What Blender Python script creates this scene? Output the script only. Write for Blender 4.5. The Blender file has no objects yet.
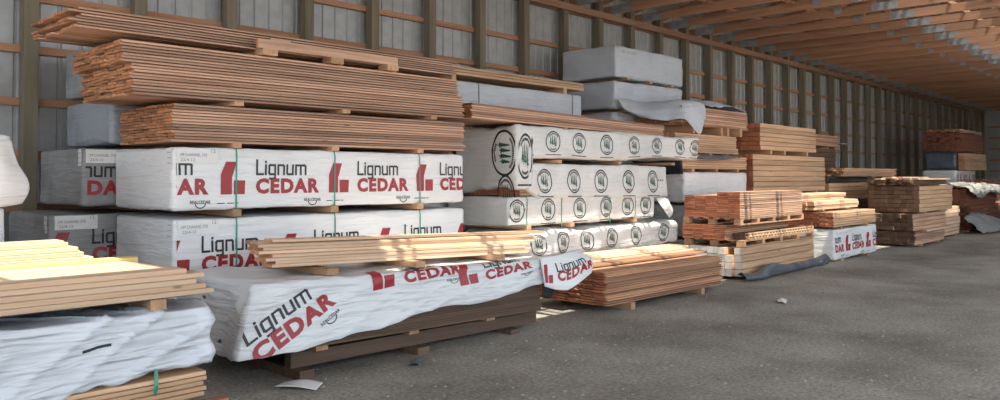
import bpy, bmesh, math, random
from mathutils import Vector, Matrix, noise
random.seed(7)
SC = bpy.context.scene
COL = SC.collection
R2D = math.radians

# ---------------------------------------------------------------- camera
# X runs along the back wall (away, to the right), Y towards the wall, Z up.
F_PX, HORIZON, PITCH = 775.0, 176.0, R2D(1.2)
ca, sa = 0.7255, 0.688
Fw = Vector((ca, sa, 0)).normalized()
Rt = Vector((Fw.y, -Fw.x, 0))
Fp = (Fw*math.cos(PITCH) + Vector((0, 0, 1))*math.sin(PITCH)).normalized()
Up = Rt.cross(Fp)
cam = bpy.data.cameras.new('camera'); camo = bpy.data.objects.new('camera', cam); COL.objects.link(camo)
M = Matrix((Rt, Up, -Fp)).transposed().to_4x4(); M.translation = Vector((0, 0, 1.7))
camo.matrix_world = M
cam.sensor_fit = 'HORIZONTAL'; cam.sensor_width = 36; cam.lens = F_PX/1000*36
cam.shift_y = -(200-(HORIZON-F_PX*math.tan(PITCH)))/1000
cam.clip_end = 300
SC.camera = camo

# ---------------------------------------------------------------- light
W = bpy.data.worlds.new('sky'); SC.world = W; W.use_nodes = True
bg = W.node_tree.nodes['Background']
bg.inputs[0].default_value = (0.80, 0.90, 1.0, 1); bg.inputs[1].default_value = 2.55
sl = bpy.data.lights.new('sun', 'SUN'); sl.energy = 11.0; sl.angle = 0.009; sl.color = (1.0, 0.90, 0.76)
so = bpy.data.objects.new('sun', sl); COL.objects.link(so)
sd = Vector((0.10, 0.335, -0.93)).normalized()
so.rotation_euler = sd.to_track_quat('-Z', 'Y').to_euler(); so.location = (0, -20, 30)
vs = SC.view_settings
vs.view_transform = 'Standard'; vs.look = 'None'; vs.gamma = 1; vs.use_curve_mapping = False
vs.exposure = 0.0

# ---------------------------------------------------------------- materials
def nt(name):
    m = bpy.data.materials.new(name); m.use_nodes = True
    t = m.node_tree; b = t.nodes['Principled BSDF']
    return m, t, b
def N(t, ty, **kw):
    n = t.nodes.new(ty)
    for k, v in kw.items():
        if k in n.inputs: n.inputs[k].default_value = v
        else: setattr(n, k, v)
    return n
def rgb(c): return (c[0], c[1], c[2], 1)
def ramp(t, stops):
    n = t.nodes.new('ShaderNodeValToRGB'); e = n.color_ramp.elements
    while len(e) < len(stops): e.new(0.5)
    for i, (p, c) in enumerate(stops): e[i].position = p; e[i].color = rgb(c)
    return n

def wood(name, dark, light, rough=0.75, axis=0, knots=True, vary=0.28, grain=22):
    m, t, b = nt(name); L = t.links
    tc = N(t, 'ShaderNodeTexCoord'); mp = N(t, 'ShaderNodeMapping')
    s = [grain, grain, grain]; s[axis] = 0.9; mp.inputs['Scale'].default_value = s
    L.new(tc.outputs['Object'], mp.inputs['Vector'])
    oi = N(t, 'ShaderNodeObjectInfo'); mu = N(t, 'ShaderNodeMath', operation='MULTIPLY'); mu.inputs[1].default_value = 97
    L.new(oi.outputs['Random'], mu.inputs[0])
    no = N(t, 'ShaderNodeTexNoise', noise_dimensions='4D'); no.inputs['Scale'].default_value = 1; no.inputs['Detail'].default_value = 4
    L.new(mp.outputs[0], no.inputs['Vector']); L.new(mu.outputs[0], no.inputs['W'])
    rp = ramp(t, [(0.3, dark), (0.7, light)]); L.new(no.outputs['Fac'], rp.inputs[0])
    hs = N(t, 'ShaderNodeHueSaturation'); L.new(rp.outputs[0], hs.inputs['Color'])
    mr = N(t, 'ShaderNodeMapRange'); mr.inputs[3].default_value = 1-vary; mr.inputs[4].default_value = 1+vary
    L.new(oi.outputs['Random'], mr.inputs[0]); L.new(mr.outputs[0], hs.inputs['Value'])
    out = hs.outputs[0]
    if knots:
        m2 = N(t, 'ShaderNodeMapping'); s2 = [9, 9, 9]; s2[axis] = 3.0; m2.inputs['Scale'].default_value = s2
        L.new(tc.outputs['Object'], m2.inputs['Vector'])
        vo = N(t, 'ShaderNodeTexVoronoi', voronoi_dimensions='4D'); vo.inputs['Scale'].default_value = 1
        L.new(m2.outputs[0], vo.inputs['Vector']); L.new(mu.outputs[0], vo.inputs['W'])
        kr = ramp(t, [(0.08, (1, 1, 1)), (0.16, (0, 0, 0))]); L.new(vo.outputs['Distance'], kr.inputs[0])
        mx = N(t, 'ShaderNodeMixRGB'); mx.inputs[2].default_value = rgb([c*0.35 for c in dark])
        L.new(kr.outputs[0], mx.inputs[0]); L.new(out, mx.inputs[1]); out = mx.outputs[0]
    L.new(out, b.inputs['Base Color']); b.inputs['Roughness'].default_value = rough
    bp = N(t, 'ShaderNodeBump'); bp.inputs['Strength'].default_value = 0.25; bp.inputs['Distance'].default_value = 0.004
    L.new(no.outputs['Fac'], bp.inputs['Height']); L.new(bp.outputs[0], b.inputs['Normal'])
    return m

def plain(name, c, rough=0.6, metal=0.0, var=0.0, scale=8, bump=0.0, bscale=60, c2=None):
    m, t, b = nt(name); L = t.links
    b.inputs['Roughness'].default_value = rough; b.inputs['Metallic'].default_value = metal
    tc = N(t, 'ShaderNodeTexCoord')
    no = N(t, 'ShaderNodeTexNoise'); no.inputs['Scale'].default_value = scale; no.inputs['Detail'].default_value = 5
    L.new(tc.outputs['Object'], no.inputs['Vector'])
    c2 = c2 or [x*(1-var) for x in c]
    rp = ramp(t, [(0.35, c2), (0.62, c)]); L.new(no.outputs['Fac'], rp.inputs[0]); L.new(rp.outputs[0], b.inputs['Base Color'])
    if bump:
        n2 = N(t, 'ShaderNodeTexNoise'); n2.inputs['Scale'].default_value = bscale; n2.inputs['Detail'].default_value = 6
        L.new(tc.outputs['Object'], n2.inputs['Vector'])
        bp = N(t, 'ShaderNodeBump'); bp.inputs['Strength'].default_value = bump; bp.inputs['Distance'].default_value = 0.01
        L.new(n2.outputs['Fac'], bp.inputs['Height']); L.new(bp.outputs[0], b.inputs['Normal'])
    return m

CEDAR = wood('cedar', (0.36, 0.195, 0.125), (0.66, 0.42, 0.295), vary=0.33)
CEDAR_END = wood('cedar_end', (0.30, 0.12, 0.05), (0.58, 0.27, 0.13), axis=2, knots=False, vary=0.3)
REDCEDAR = wood('red_cedar', (0.34, 0.165, 0.09), (0.60, 0.34, 0.205), vary=0.36)
REDCEDAR_END = wood('red_cedar_end', (0.34, 0.11, 0.05), (0.55, 0.21, 0.11), axis=2, knots=False)
FIR = wood('fir', (0.50, 0.29, 0.165), (0.72, 0.48, 0.30), vary=0.18)
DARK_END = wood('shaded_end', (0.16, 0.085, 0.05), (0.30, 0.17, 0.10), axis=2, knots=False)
FIR_END = wood('fir_end', (0.42, 0.19, 0.09), (0.62, 0.32, 0.17), axis=2, knots=False)
PALE = wood('pale_board', (0.62, 0.40, 0.25), (0.80, 0.59, 0.425), vary=0.14)
YELLOW = wood('yellow_board', (0.72, 0.50, 0.17), (0.85, 0.66, 0.28), vary=0.1)
BROWN = wood('weathered_shaded', (0.085, 0.05, 0.032), (0.16, 0.10, 0.065), vary=0.25)  # weathered brown, darkened further to carry the shade under the torn wrap
TRUSS = wood('truss_lumber', (0.34, 0.175, 0.105), (0.50, 0.285, 0.18), axis=1, vary=0.15, knots=False, grain=14)
GIRT = wood('girt_lumber', (0.38, 0.185, 0.10), (0.54, 0.29, 0.17), vary=0.15, grain=14)
POST = wood('post_lumber', (0.155, 0.13, 0.085), (0.25, 0.21, 0.145), axis=2, vary=0.15, grain=12)
SKID = wood('skid_lumber', (0.40, 0.22, 0.12), (0.62, 0.38, 0.22), axis=1, vary=0.3, knots=False)
DARKRED = wood('dark_red_lumber', (0.16, 0.055, 0.035), (0.30, 0.12, 0.07), vary=0.2)
def wrapmat(name, c, rough=0.4, var=0.1, ang=0.6, strength=0.5, dirt=None):
    m, t, b = nt(name); L = t.links; b.inputs['Roughness'].default_value = rough
    tc = N(t, 'ShaderNodeTexCoord')
    no = N(t, 'ShaderNodeTexNoise'); no.inputs['Scale'].default_value = 2.2; no.inputs['Detail'].default_value = 5
    L.new(tc.outputs['Object'], no.inputs['Vector'])
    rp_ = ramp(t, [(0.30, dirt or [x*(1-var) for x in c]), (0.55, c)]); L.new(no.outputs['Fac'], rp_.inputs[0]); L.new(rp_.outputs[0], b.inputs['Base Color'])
    hs = []
    for an, sc, dist in ((ang, (0.9, 1.1, 8.0), .15), (-ang*.6+.2, (2.2, 2.5, 15.0), .3)):   # pulled creases: ridges of a stretched noise
        mp = N(t, 'ShaderNodeMapping'); mp.inputs['Rotation'].default_value = (1.0, an, 0); mp.inputs['Scale'].default_value = sc
        L.new(tc.outputs['Object'], mp.inputs['Vector'])
        n2 = N(t, 'ShaderNodeTexNoise'); n2.inputs['Scale'].default_value = 1; n2.inputs['Detail'].default_value = 2; n2.inputs['Distortion'].default_value = dist
        L.new(mp.outputs[0], n2.inputs['Vector'])
        r2 = ramp(t, [(0.40, (0, 0, 0)), (0.5, (1, 1, 1)), (0.62, (0.1, 0.1, 0.1))]); L.new(n2.outputs['Fac'], r2.inputs[0]); hs.append(r2)
    ad = N(t, 'ShaderNodeMixRGB', blend_type='ADD'); ad.inputs[0].default_value = 0.45
    L.new(hs[0].outputs[0], ad.inputs[1]); L.new(hs[1].outputs[0], ad.inputs[2])
    bp = N(t, 'ShaderNodeBump'); bp.inputs['Strength'].default_value = strength; bp.inputs['Distance'].default_value = 0.014
    L.new(ad.outputs[0], bp.inputs['Height']); L.new(bp.outputs[0], b.inputs['Normal'])
    return m
WRAP = wrapmat('white_wrap', (0.85, 0.855, 0.86), 0.36, 0.07)
WRAPF = wrapmat('wrinkled_wrap', (0.72, 0.75, 0.80), 0.42, 0.10, 0.35, 0.9)
WRAP_SHADED = wrapmat('shaded_wrap', (0.35, 0.35, 0.345), 0.5, 0.35, 0.9)  # wrap colour darkened to carry the shade on the column by the wall
WRAPS = wrapmat('shaded_grey_wrap', (0.38, 0.405, 0.44), 0.5, 0.25, 1.1, 0.7)  # grey wrap, also darkened for the shade behind the siding packs
WRAPG = wrapmat('grey_wrap', (0.60, 0.63, 0.675), 0.45, 0.12, 1.0, 0.6)
WRAPC = wrapmat('cream_wrap', (0.81, 0.80, 0.77), 0.42, 0.14, 0.7, 0.5)
WRAPQ = wrapmat('torn_wrap', (0.80, 0.82, 0.84), 0.36, 0.10, 0.5, 0.7)
TARP = wrapmat('grey_tarp', (0.34, 0.335, 0.325), 0.55, 0.3, 0.6, 0.8)
BLACKP = plain('black_plastic', (0.03, 0.034, 0.042), 0.35, var=0.3)
GREYP = plain('slate_plastic', (0.13, 0.15, 0.18), 0.28, var=0.4, scale=4)
RED = plain('red_ink', (0.37, 0.022, 0.03), 0.4, var=0.06)
BLACK = plain('black_ink', (0.02, 0.02, 0.022), 0.4)
GREEN = plain('green_ink', (0.02, 0.10, 0.06), 0.4)
STRAP = plain('green_strap', (0.03, 0.30, 0.19), 0.35)
STRAPK = plain('dark_strap', (0.05, 0.055, 0.06), 0.4)
PAPER = plain('paper', (0.84, 0.84, 0.82), 0.6, var=0.03)
INKG = plain('grey_ink', (0.25, 0.25, 0.26), 0.6)
PAINTED = plain('painted_end', (0.80, 0.78, 0.75), 0.6, var=0.12, scale=30)
GALV = plain('galvanised', (0.47, 0.475, 0.47), 0.45, metal=0.35, var=0.15, scale=6)
PLATE = plain('truss_plate', (0.36, 0.39, 0.42), 0.5, metal=0.2, var=0.25, scale=9)
HEADER = wood('header_lumber', (0.22, 0.115, 0.07), (0.34, 0.19, 0.12), vary=0.15, knots=False, grain=14)
ROOF = plain('roof_steel', (0.34, 0.34, 0.34), 0.5, var=0.2, scale=3)
STONE = plain('stone', (0.38, 0.35, 0.31), 0.9, var=0.5, scale=20)
BRICKW = wood('block_lumber', (0.40, 0.17, 0.11), (0.55, 0.27, 0.18), axis=1, vary=0.1, knots=False)

def clear_pane():
    m = bpy.data.materials.new('skylight_pane'); m.use_nodes = True; t = m.node_tree
    for n in list(t.nodes): t.nodes.remove(n)
    o = N(t, 'ShaderNodeOutputMaterial'); tr = N(t, 'ShaderNodeBsdfTransparent'); gl = N(t, 'ShaderNodeBsdfGlossy')
    tr.inputs[0].default_value = (0.93, 0.95, 0.95, 1); gl.inputs['Roughness'].default_value = 0.1
    mx = N(t, 'ShaderNodeMixShader'); mx.inputs[0].default_value = 0.06
    t.links.new(tr.outputs[0], mx.inputs[1]); t.links.new(gl.outputs[0], mx.inputs[2]); t.links.new(mx.outputs[0], o.inputs[0])
    return m
PANE = clear_pane()

def gravel():
    m, t, b = nt('gravel'); L = t.links
    tc = N(t, 'ShaderNodeTexCoord')
    big = N(t, 'ShaderNodeTexNoise'); big.inputs['Scale'].default_value = 0.55; big.inputs['Detail'].default_value = 6; big.inputs['Roughness'].default_value = 0.62
    fin = N(t, 'ShaderNodeTexNoise'); fin.inputs['Scale'].default_value = 27; fin.inputs['Detail'].default_value = 6; fin.inputs['Roughness'].default_value = 0.75
    vo = N(t, 'ShaderNodeTexVoronoi'); vo.inputs['Scale'].default_value = 32
    for n in (big, fin, vo): L.new(tc.outputs['Object'], n.inputs['Vector'])
    r1 = ramp(t, [(0.33, (0.20, 0.180, 0.152)), (0.52, (0.35, 0.322, 0.278)), (0.68, (0.47, 0.435, 0.38))]); L.new(big.outputs['Fac'], r1.inputs[0])
    r2 = ramp(t, [(0.30, (0.45, 0.45, 0.45)), (0.52, (1, 1, 1)), (0.70, (1.55, 1.55, 1.55))]); L.new(fin.outputs['Fac'], r2.inputs[0])
    mx = N(t, 'ShaderNodeMixRGB', blend_type='MULTIPLY'); mx.inputs[0].default_value = 1
    L.new(r1.outputs[0], mx.inputs[1]); L.new(r2.outputs[0], mx.inputs[2])
    vr = ramp(t, [(0.01, (0.45, 0.45, 0.45)), (0.10, (0, 0, 0))]); L.new(vo.outputs['Distance'], vr.inputs[0])
    m3 = N(t, 'ShaderNodeMixRGB'); m3.inputs[2].default_value = (0.48, 0.45, 0.40, 1)
    L.new(vr.outputs[0], m3.inputs[0]); L.new(mx.outputs[0], m3.inputs[1])
    L.new(m3.outputs[0], b.inputs['Base Color']); b.inputs['Roughness'].default_value = 0.9
    ad = N(t, 'ShaderNodeMath', operation='ADD'); L.new(fin.outputs['Fac'], ad.inputs[0]); L.new(big.outputs['Fac'], ad.inputs[1])
    bp = N(t, 'ShaderNodeBump'); bp.inputs['Strength'].default_value = 0.7; bp.inputs['Distance'].default_value = 0.025
    L.new(ad.outputs[0], bp.inputs['Height']); L.new(bp.outputs[0], b.inputs['Normal'])
    return m
GRAVEL = gravel()

# ---------------------------------------------------------------- helpers
def mesh(name, verts, faces, mats, idx=None, smooth=False):
    me = bpy.data.meshes.new(name); me.from_pydata([tuple(v) for v in verts], [], faces)
    for m in (mats if isinstance(mats, (list, tuple)) else [mats]): me.materials.append(m)
    if idx: me.polygons.foreach_set('material_index', idx)
    if smooth: me.polygons.foreach_set('use_smooth', [True]*len(me.polygons))
    me.update(); return me
def obj(name, me, parent=None, loc=(0, 0, 0), rot=(0, 0, 0)):
    o = bpy.data.objects.new(name, me); COL.objects.link(o)
    o.location = loc; o.rotation_euler = rot
    if parent: o.parent = parent
    return o
def tag(o, label=None, cat=None, group=None, kind=None):
    if label: o['label'] = label
    if cat: o['category'] = cat
    if group: o['group'] = group
    if kind: o['kind'] = kind
    return o
def thing(name, label, cat, loc, tilt=0.0, yaw=0.0, group=None):
    return tag(obj(name, None, None, loc, (0, tilt, yaw)), label, cat, group)
BOXF = [(0, 3, 2, 1), (4, 5, 6, 7), (0, 1, 5, 4), (1, 2, 6, 5), (2, 3, 7, 6), (3, 0, 4, 7)]
_bc = {}
def box(lx, ly, lz, mat, end=None, ends='x', cx=0, cy=0, cz=0):
    """box mesh; origin at its low corner shifted by c*"""
    k = (round(lx, 4), round(ly, 4), round(lz, 4), mat.name, end.name if end else '', ends, cx, cy, cz)
    if k not in _bc:
        v = [(x*lx-cx, y*ly-cy, z*lz-cz) for z in (0, 1) for x, y in ((0, 0), (1, 0), (1, 1), (0, 1))]
        idx = None
        if end: idx = [0, 0, 0, 1, 0, 1] if ends == 'x' else [0, 0, 1, 0, 1, 0]
        _bc[k] = mesh('box', v, BOXF, [mat, end] if end else mat, idx)
    return _bc[k]
_pc = {}
def board(L, w, t, mat, end=None, lip=0.0):
    """one board along X, with a rabbeted front lip for channel siding; low corner at the origin"""
    k = (round(L, 3), round(w, 4), round(t, 4), mat.name, end.name if end else '', lip)
    if k not in _pc:
        c = min(0.004, t*0.14)
        if lip: pr = [(0, 0), (w-lip, 0), (w-lip, t*.45), (w, t*.45), (w, t), (lip, t), (lip, t*.55), (0, t*.55)]
        else: pr = [(c, 0), (w-c, 0), (w, c), (w, t-c), (w-c, t), (c, t), (0, t-c), (0, c)]
        n = len(pr)
        v = [(0, y, z) for y, z in pr]+[(L, y, z) for y, z in pr]
        f = [(i, i+n, (i+1) % n+n, (i+1) % n) for i in range(n)]
        f = [tuple(reversed(q)) for q in f]
        f += [tuple(range(n)), tuple(reversed(range(n, 2*n)))]
        f = [tuple(reversed(q)) for q in f] if False else f
        me = mesh('board', v, f, [mat, end or mat], [0]*n+[1, 1])
        bm = bmesh.new(); bm.from_mesh(me); bmesh.ops.recalc_face_normals(bm, faces=bm.faces); bm.to_mesh(me); bm.free()
        _pc[k] = me
    return _pc[k]

def skids(root, xs, D, h, w=0.09, y0=-0.012, mat=None, z=0.0):
    for x in xs:
        obj('skid', box(w, D, h, mat or SKID), root, (x-w/2, y0+random.uniform(-.012, .006), z))

def lumber(name, label, X, Y, Z, L, cols, w, layers, t, mat=CEDAR, end=None, jit=0.018, yj=0.006, sk=(), skh=0.05,
           tilt=0.0, yaw=0.0, skip=None, xoff=None, lip=0.0, group=None, cat='lumber stack', gap=None, part='board', root=None, at=(0, 0, 0)):
    """a pack of boards running along X: Z is the underside of the skids"""
    rnd = random.Random(label)
    if gap is None: gap = .0038+.045*t
    root = root or thing(name, label, cat, (X, Y, Z), tilt, yaw, group)
    if sk: skids(root, sk, cols*w, skh, y0=at[1]-.012, z=at[2])
    z0 = skh if sk else 0.0
    for k in range(layers):
        ys = rnd.uniform(-yj, yj)
        for c in range(cols):
            if skip and skip(k, c): continue
            dx = rnd.uniform(-jit, jit)+(xoff(k, c) if xoff else 0)
            LL = L-rnd.choice((0, 0.01, 0.02))
            obj(part, board(LL, w-.002-.03*t, t-gap, mat, end, lip), root, (at[0]+dx, at[1]+c*w+ys+rnd.uniform(-yj, yj)*.8, at[2]+z0+k*t))
    return root

# ----- wrapped bundles
def make_T(L, D, H, seed=0.0, amp=0.012, crease=0.012, diag=0.5, cfreq=7.0, bottom=None, flare=0.0, sag=0.0, warp=None):
    cd, sn = math.cos(diag), math.sin(diag); sv = Vector((seed*13.7, seed*7.3, seed*3.1))
    def T(p, n):
        q = p+sv
        d = amp*noise.noise(q*1.4)+amp*.5*noise.noise(q*3.3)
        h = q.x+q.y*0.9
        s = h*cd+q.z*sn; u = -h*sn+q.z*cd
        c = noise.noise(Vector((s*0.9, u*cfreq, seed)))
        m = 0.5+0.5*noise.noise(q*0.9+Vector((5, 5, 5)))
        d += crease*m*(max(0, 1-abs(c)*3.2)**1.5-0.3)
        v = max(0.0, min(1.0, p.z/H))
        out = p+n*d
        if bottom:
            zb = bottom(p.x, p.y)
            out.z = zb+(out.z)*(H-zb)/H
        if flare and n.y < -0.5: out.y -= flare*(1-v)**1.3*(0.55+0.45*noise.noise(Vector((p.x*1.6, seed, 0))))
        if warp: warp(p, out, v)
        if sag: out.z -= sag*math.sin(math.pi*min(1, max(0, p.x/L)))
        return out
    return T
def wrap_mesh(L, D, H, T, res=0.045, r=0.03, mat=WRAP, open_bottom=False):
    nx, ny, nz = max(2, round(L/res)), max(2, round(D/res)), max(2, round(H/res))
    ids, V, Fc = {}, [], []
    def vid(i, j, k):
        key = (i, j, k)
        if key not in ids:
            p = Vector((i/nx*L, j/ny*D, k/nz*H))
            q = Vector((min(max(p.x, r), L-r), min(max(p.y, r), D-r), min(max(p.z, r), H-r)))
            d = p-q; n = d.normalized() if d.length > 1e-6 else Vector((0, 0, 1))
            ids[key] = len(V); V.append(T(q+n*r, n))
        return ids[key]
    for i in range(nx):
        for k in range(nz):
            Fc.append((vid(i, 0, k), vid(i+1, 0, k), vid(i+1, 0, k+1), vid(i, 0, k+1)))
            Fc.append((vid(i+1, ny, k), vid(i, ny, k), vid(i, ny, k+1), vid(i+1, ny, k+1)))
        for j in range(ny):
            Fc.append((vid(i, j, nz), vid(i+1, j, nz), vid(i+1, j+1, nz), vid(i, j+1, nz)))
            if not open_bottom: Fc.append((vid(i, j+1, 0), vid(i+1, j+1, 0), vid(i+1, j, 0), vid(i, j, 0)))
    for j in range(ny):
        for k in range(nz):
            Fc.append((vid(0, j+1, k), vid(0, j, k), vid(0, j, k+1), vid(0, j+1, k+1)))
            Fc.append((vid(nx, j, k), vid(nx, j+1, k), vid(nx, j+1, k+1), vid(nx, j, k+1)))
    return mesh('wrap', V, Fc, mat, smooth=True)

# ----- flat print: 2-D triangle meshes that are laid onto a wrap
def fine(verts, faces, maxlen=0.045):
    bm = bmesh.new(); vv = [bm.verts.new((x, y, 0)) for x, y in verts]
    for f in faces:
        try: bm.faces.new([vv[i] for i in f])
        except ValueError: pass
    bmesh.ops.triangulate(bm, faces=bm.faces[:])
    for _ in range(4):
        es = [e for e in bm.edges if e.calc_length() > maxlen]
        if not es: break
        bmesh.ops.subdivide_edges(bm, edges=es, cuts=1); bmesh.ops.triangulate(bm, faces=bm.faces[:])
    bm.verts.index_update()
    out = ([(v.co.x, v.co.y) for v in bm.verts], [tuple(v.index for v in f.verts) for f in bm.faces]); bm.free()
    return out
def strokes(paths, s):
    V, Fc = [], []
    for path in paths:
        for a, b in zip(path, path[1:]):
            a, b = Vector(a), Vector(b); d = (b-a).normalized()*s/2; p = Vector((-d.y, d.x))
            i = len(V); V += [tuple(a-d-p), tuple(b+d-p), tuple(b+d+p), tuple(a-d+p)]; Fc.append((i, i+1, i+2, i+3))
    return V, Fc
def font(text, width, height, bold=0.0):
    c = bpy.data.curves.new('txt', 'FONT'); c.body = text; c.size = 1; c.offset = bold; c.space_character = 1+bold*3.2; c.resolution_u = 3; c.fill_mode = 'FRONT'
    o = bpy.data.objects.new('txt', c); COL.objects.link(o)
    dg = bpy.context.evaluated_depsgraph_get(); dg.update()
    me = bpy.data.meshes.new_from_object(o.evaluated_get(dg))
    V = [(v.co.x, v.co.y) for v in me.vertices]; Fc = [tuple(p.vertices) for p in me.polygons]
    bpy.data.objects.remove(o); bpy.data.curves.remove(c); bpy.data.meshes.remove(me)
    x0 = min(v[0] for v in V); x1 = max(v[0] for v in V); y0 = min(v[1] for v in V); y1 = max(v[1] for v in V)
    return [((x-x0)/(x1-x0)*width, (y-y0)/(y1-y0)*height) for x, y in V], Fc
def lignum():
    P = []; x = 0
    def add(w, *paths):
        nonlocal x
        for p in paths: P.append([(x+a, b) for a, b in p])
        x += w
    add(1.05, [(0, 1.5), (0, 0), (.72, 0)])
    add(0.42, [(0, 0), (0, 1)], [(0, 1.32), (0, 1.36)])
    add(1.12, [(.72, 0), (.12, 0), (0, .12), (0, .88), (.12, 1), (.72, 1), (.72, -.36), (.6, -.48), (.1, -.48)])
    add(1.12, [(0, 0), (0, 1), (.6, 1), (.72, .88), (.72, 0)])
    add(1.12, [(0, 1), (0, .12), (.12, 0), (.72, 0), (.72, 1)])
    add(1.3, [(0, 0), (0, 1), (1.1, 1), (1.22, .88), (1.22, 0)], [(.61, 0), (.61, 1)])
    V, Fc = strokes(P, 0.23); k = 0.56/x
    return [(a*k+.01, b*k) for a, b in V], Fc
LIGNUM = fine(*lignum())
CEDARW = fine(*font('CEDAR', 0.73, 0.155, 0.052))
EMBLEM = fine([(0.0, 0.0), (0.115, 0.0), (0.115, 0.165), (0.165, 0.315), (0.05, 0.315), (0.0, 0.19),
               (0.135, 0.0), (0.25, 0.0), (0.255, 0.135), (0.135, 0.135)], [(0, 1, 2, 3, 4, 5), (6, 7, 8, 9)])
def realcedar():
    V, Fc = font('REALCEDAR', 0.20, 0.032, 0.02)
    arc = [(0.06+0.05*math.cos(a)+0.04, 0.005+0.045*math.sin(a)) for a in [math.pi*(1.05+0.9*i/8) for i in range(9)]]
    v2, f2 = strokes([arc], 0.009); n = len(V)
    return V+v2, list(Fc)+[tuple(i+n for i in f) for f in f2]
REALC = fine(*realcedar())
SMALL = fine(*strokes([[(0, 0), (.07, 0)], [(.1, 0), (.16, 0)], [(.18, 0), (.21, 0)]], .008))
def ring():
    P = []
    n = 36
    P.append([(0.155*math.cos(2*math.pi*i/n), 0.155*math.sin(2*math.pi*i/n)) for i in range(n+1)])
    V, Fc = strokes(P, 0.017)
    v2, f2 = [], []
    for a0, a1, st in ((35, 145, 6.5), (240, 300, 7.0)):     # illegible lettering round the rim
        a = a0
        while a < a1:
            b = a+st*.72
            q = [(r*math.cos(R2D(t)), r*math.sin(R2D(t))) for r, t in ((.113, a), (.133, a), (.133, b), (.113, b))]
            i = len(V)+len(v2); v2 += q; f2.append((i, i+1, i+2, i+3)); a += st
    return V+v2, Fc+f2
RING = fine(*ring(), maxlen=0.06)
def trees():
    V, Fc = [], []
    for cx, b, h in ((-.06, -.045, .11), (-.022, -.06, .145), (.018, -.065, .14), (.056, -.085, .15)):
        for k in range(4):
            z = b+.02+k*h*.22; w = .021*(1-k*.2); i = len(V)
            V += [(cx-w, z), (cx+w, z), (cx+w*.25, z+h*.3), (cx-w*.25, z+h*.3)]; Fc.append((i, i+1, i+2, i+3))
        i = len(V); V += [(cx-.004, b), (cx+.004, b), (cx+.004, b+.03), (cx-.004, b+.03)]; Fc.append((i, i+1, i+2, i+3))
    return V, Fc
TREES = fine(*trees(), maxlen=0.08)
LINE = fine(*strokes([[(-.17, 0), (-.10, 0)], [(-.085, 0), (-.03, 0)], [(-.015, 0), (.06, 0)], [(.075, 0), (.17, 0)]], .012))

def lay(flat, place, mapf, mat, name, parent, lo=None, hi=None, zlo=None):
    """flat print -> place (x, z on the sheet) -> mapf on the surface; clipped to lo < x < hi"""
    V, Fc = flat
    P = [place(*v) for v in V]
    if lo is not None or hi is not None:
        bm = bmesh.new(); vv = [bm.verts.new((x, z, 0)) for x, z in P]
        for f in Fc: bm.faces.new([vv[i] for i in f])
        for co, no_ in (((lo, 0, 0), (-1, 0, 0)), ((hi, 0, 0), (1, 0, 0)), ((0, zlo, 0), (0, -1, 0))):
            if None in co: continue
            bmesh.ops.bisect_plane(bm, geom=bm.verts[:]+bm.edges[:]+bm.faces[:], plane_co=co, plane_no=no_, clear_outer=True)
        bm.verts.index_update(); P = [(v.co.x, v.co.y) for v in bm.verts]; Fc = [tuple(v.index for v in f.verts) for f in bm.faces]; bm.free()
    if not Fc: return None
    return obj(name, mesh(name, [mapf(x, z) for x, z in P], Fc, mat, smooth=True), parent)
def front_map(L, D, H, T, r=0.03, off=0.004):
    """sheet height z climbs the front face, bends over the top edge and runs back over the top"""
    def f(x, z):
        if z <= H-r: p, n = Vector((x, 0, z)), Vector((0, -1, 0))
        elif z <= H-r+r*math.pi/2:
            a = (z-(H-r))/r; n = Vector((0, -math.cos(a), math.sin(a))); p = Vector((x, r, H-r))+n*r
        else: p, n = Vector((x, r+z-(H-r)-r*math.pi/2, H)), Vector((0, 0, 1))
        return T(p, n)+n*off
    return f
def end_map(D, T, off=0.004):
    def f(y, z):            # y measured from the front edge backwards
        n = Vector((-1, 0, 0)); return T(Vector((0, y, z)), n)+n*off
    return f
def ribbon(mapf, pts, w, mat, name, parent):
    V, Fc = [], []
    for x, z in pts: V += [mapf(x-w/2, z), mapf(x+w/2, z)]
    for i in range(len(pts)-1): Fc.append((2*i, 2*i+1, 2*i+3, 2*i+2))
    return obj(name, mesh(name, V, Fc, mat), parent)
def lettering(wrap, fm, L, start, z0, n=4, period=1.22, k=1.0):
    """the repeating cedar print: emblem, two words, small mark"""
    for i in range(-1, n):
        x = start+i*period
        for flat, dx, dz, mat, nm in ((LIGNUM, 0, .195, BLACK, 'lettering'), (CEDARW, 0, 0, RED, 'lettering'),
                                      (EMBLEM, -.37, 0, RED, 'emblem'), (REALC, .55, -.085, BLACK, 'lettering'), (SMALL, -.40, -.085, BLACK, 'lettering')):
            lay(flat, lambda a, b: (x+(dx+a)*k, z0+(dz+b)*k), fm, mat, nm, wrap, 0.03, L-0.02)
def tree_marks(wrap, fm, L, xs, zc, k=1.0, rot=0.0):
    c, s = math.cos(rot), math.sin(rot)
    for x in xs:
        pl = lambda a, b: (x+(a*c-b*s)*k, zc+(a*s+b*c)*k)
        lay(RING, pl, fm, BLACK, 'emblem_ring', wrap, 0.02, L-.02)
        lay(TREES, pl, fm, GREEN, 'emblem_trees', wrap, 0.02, L-.02)
        if rot == 0: lay(LINE, lambda a, b: (x+a*k, zc-.205*k+b), fm, BLACK, 'lettering', wrap, 0.02, L-.02)
TAGT = [font('199 CHANNEL STK', 0.26, 0.028), font('22/4-12', 0.13, 0.026), font('12', 0.04, 0.035)]
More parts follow.
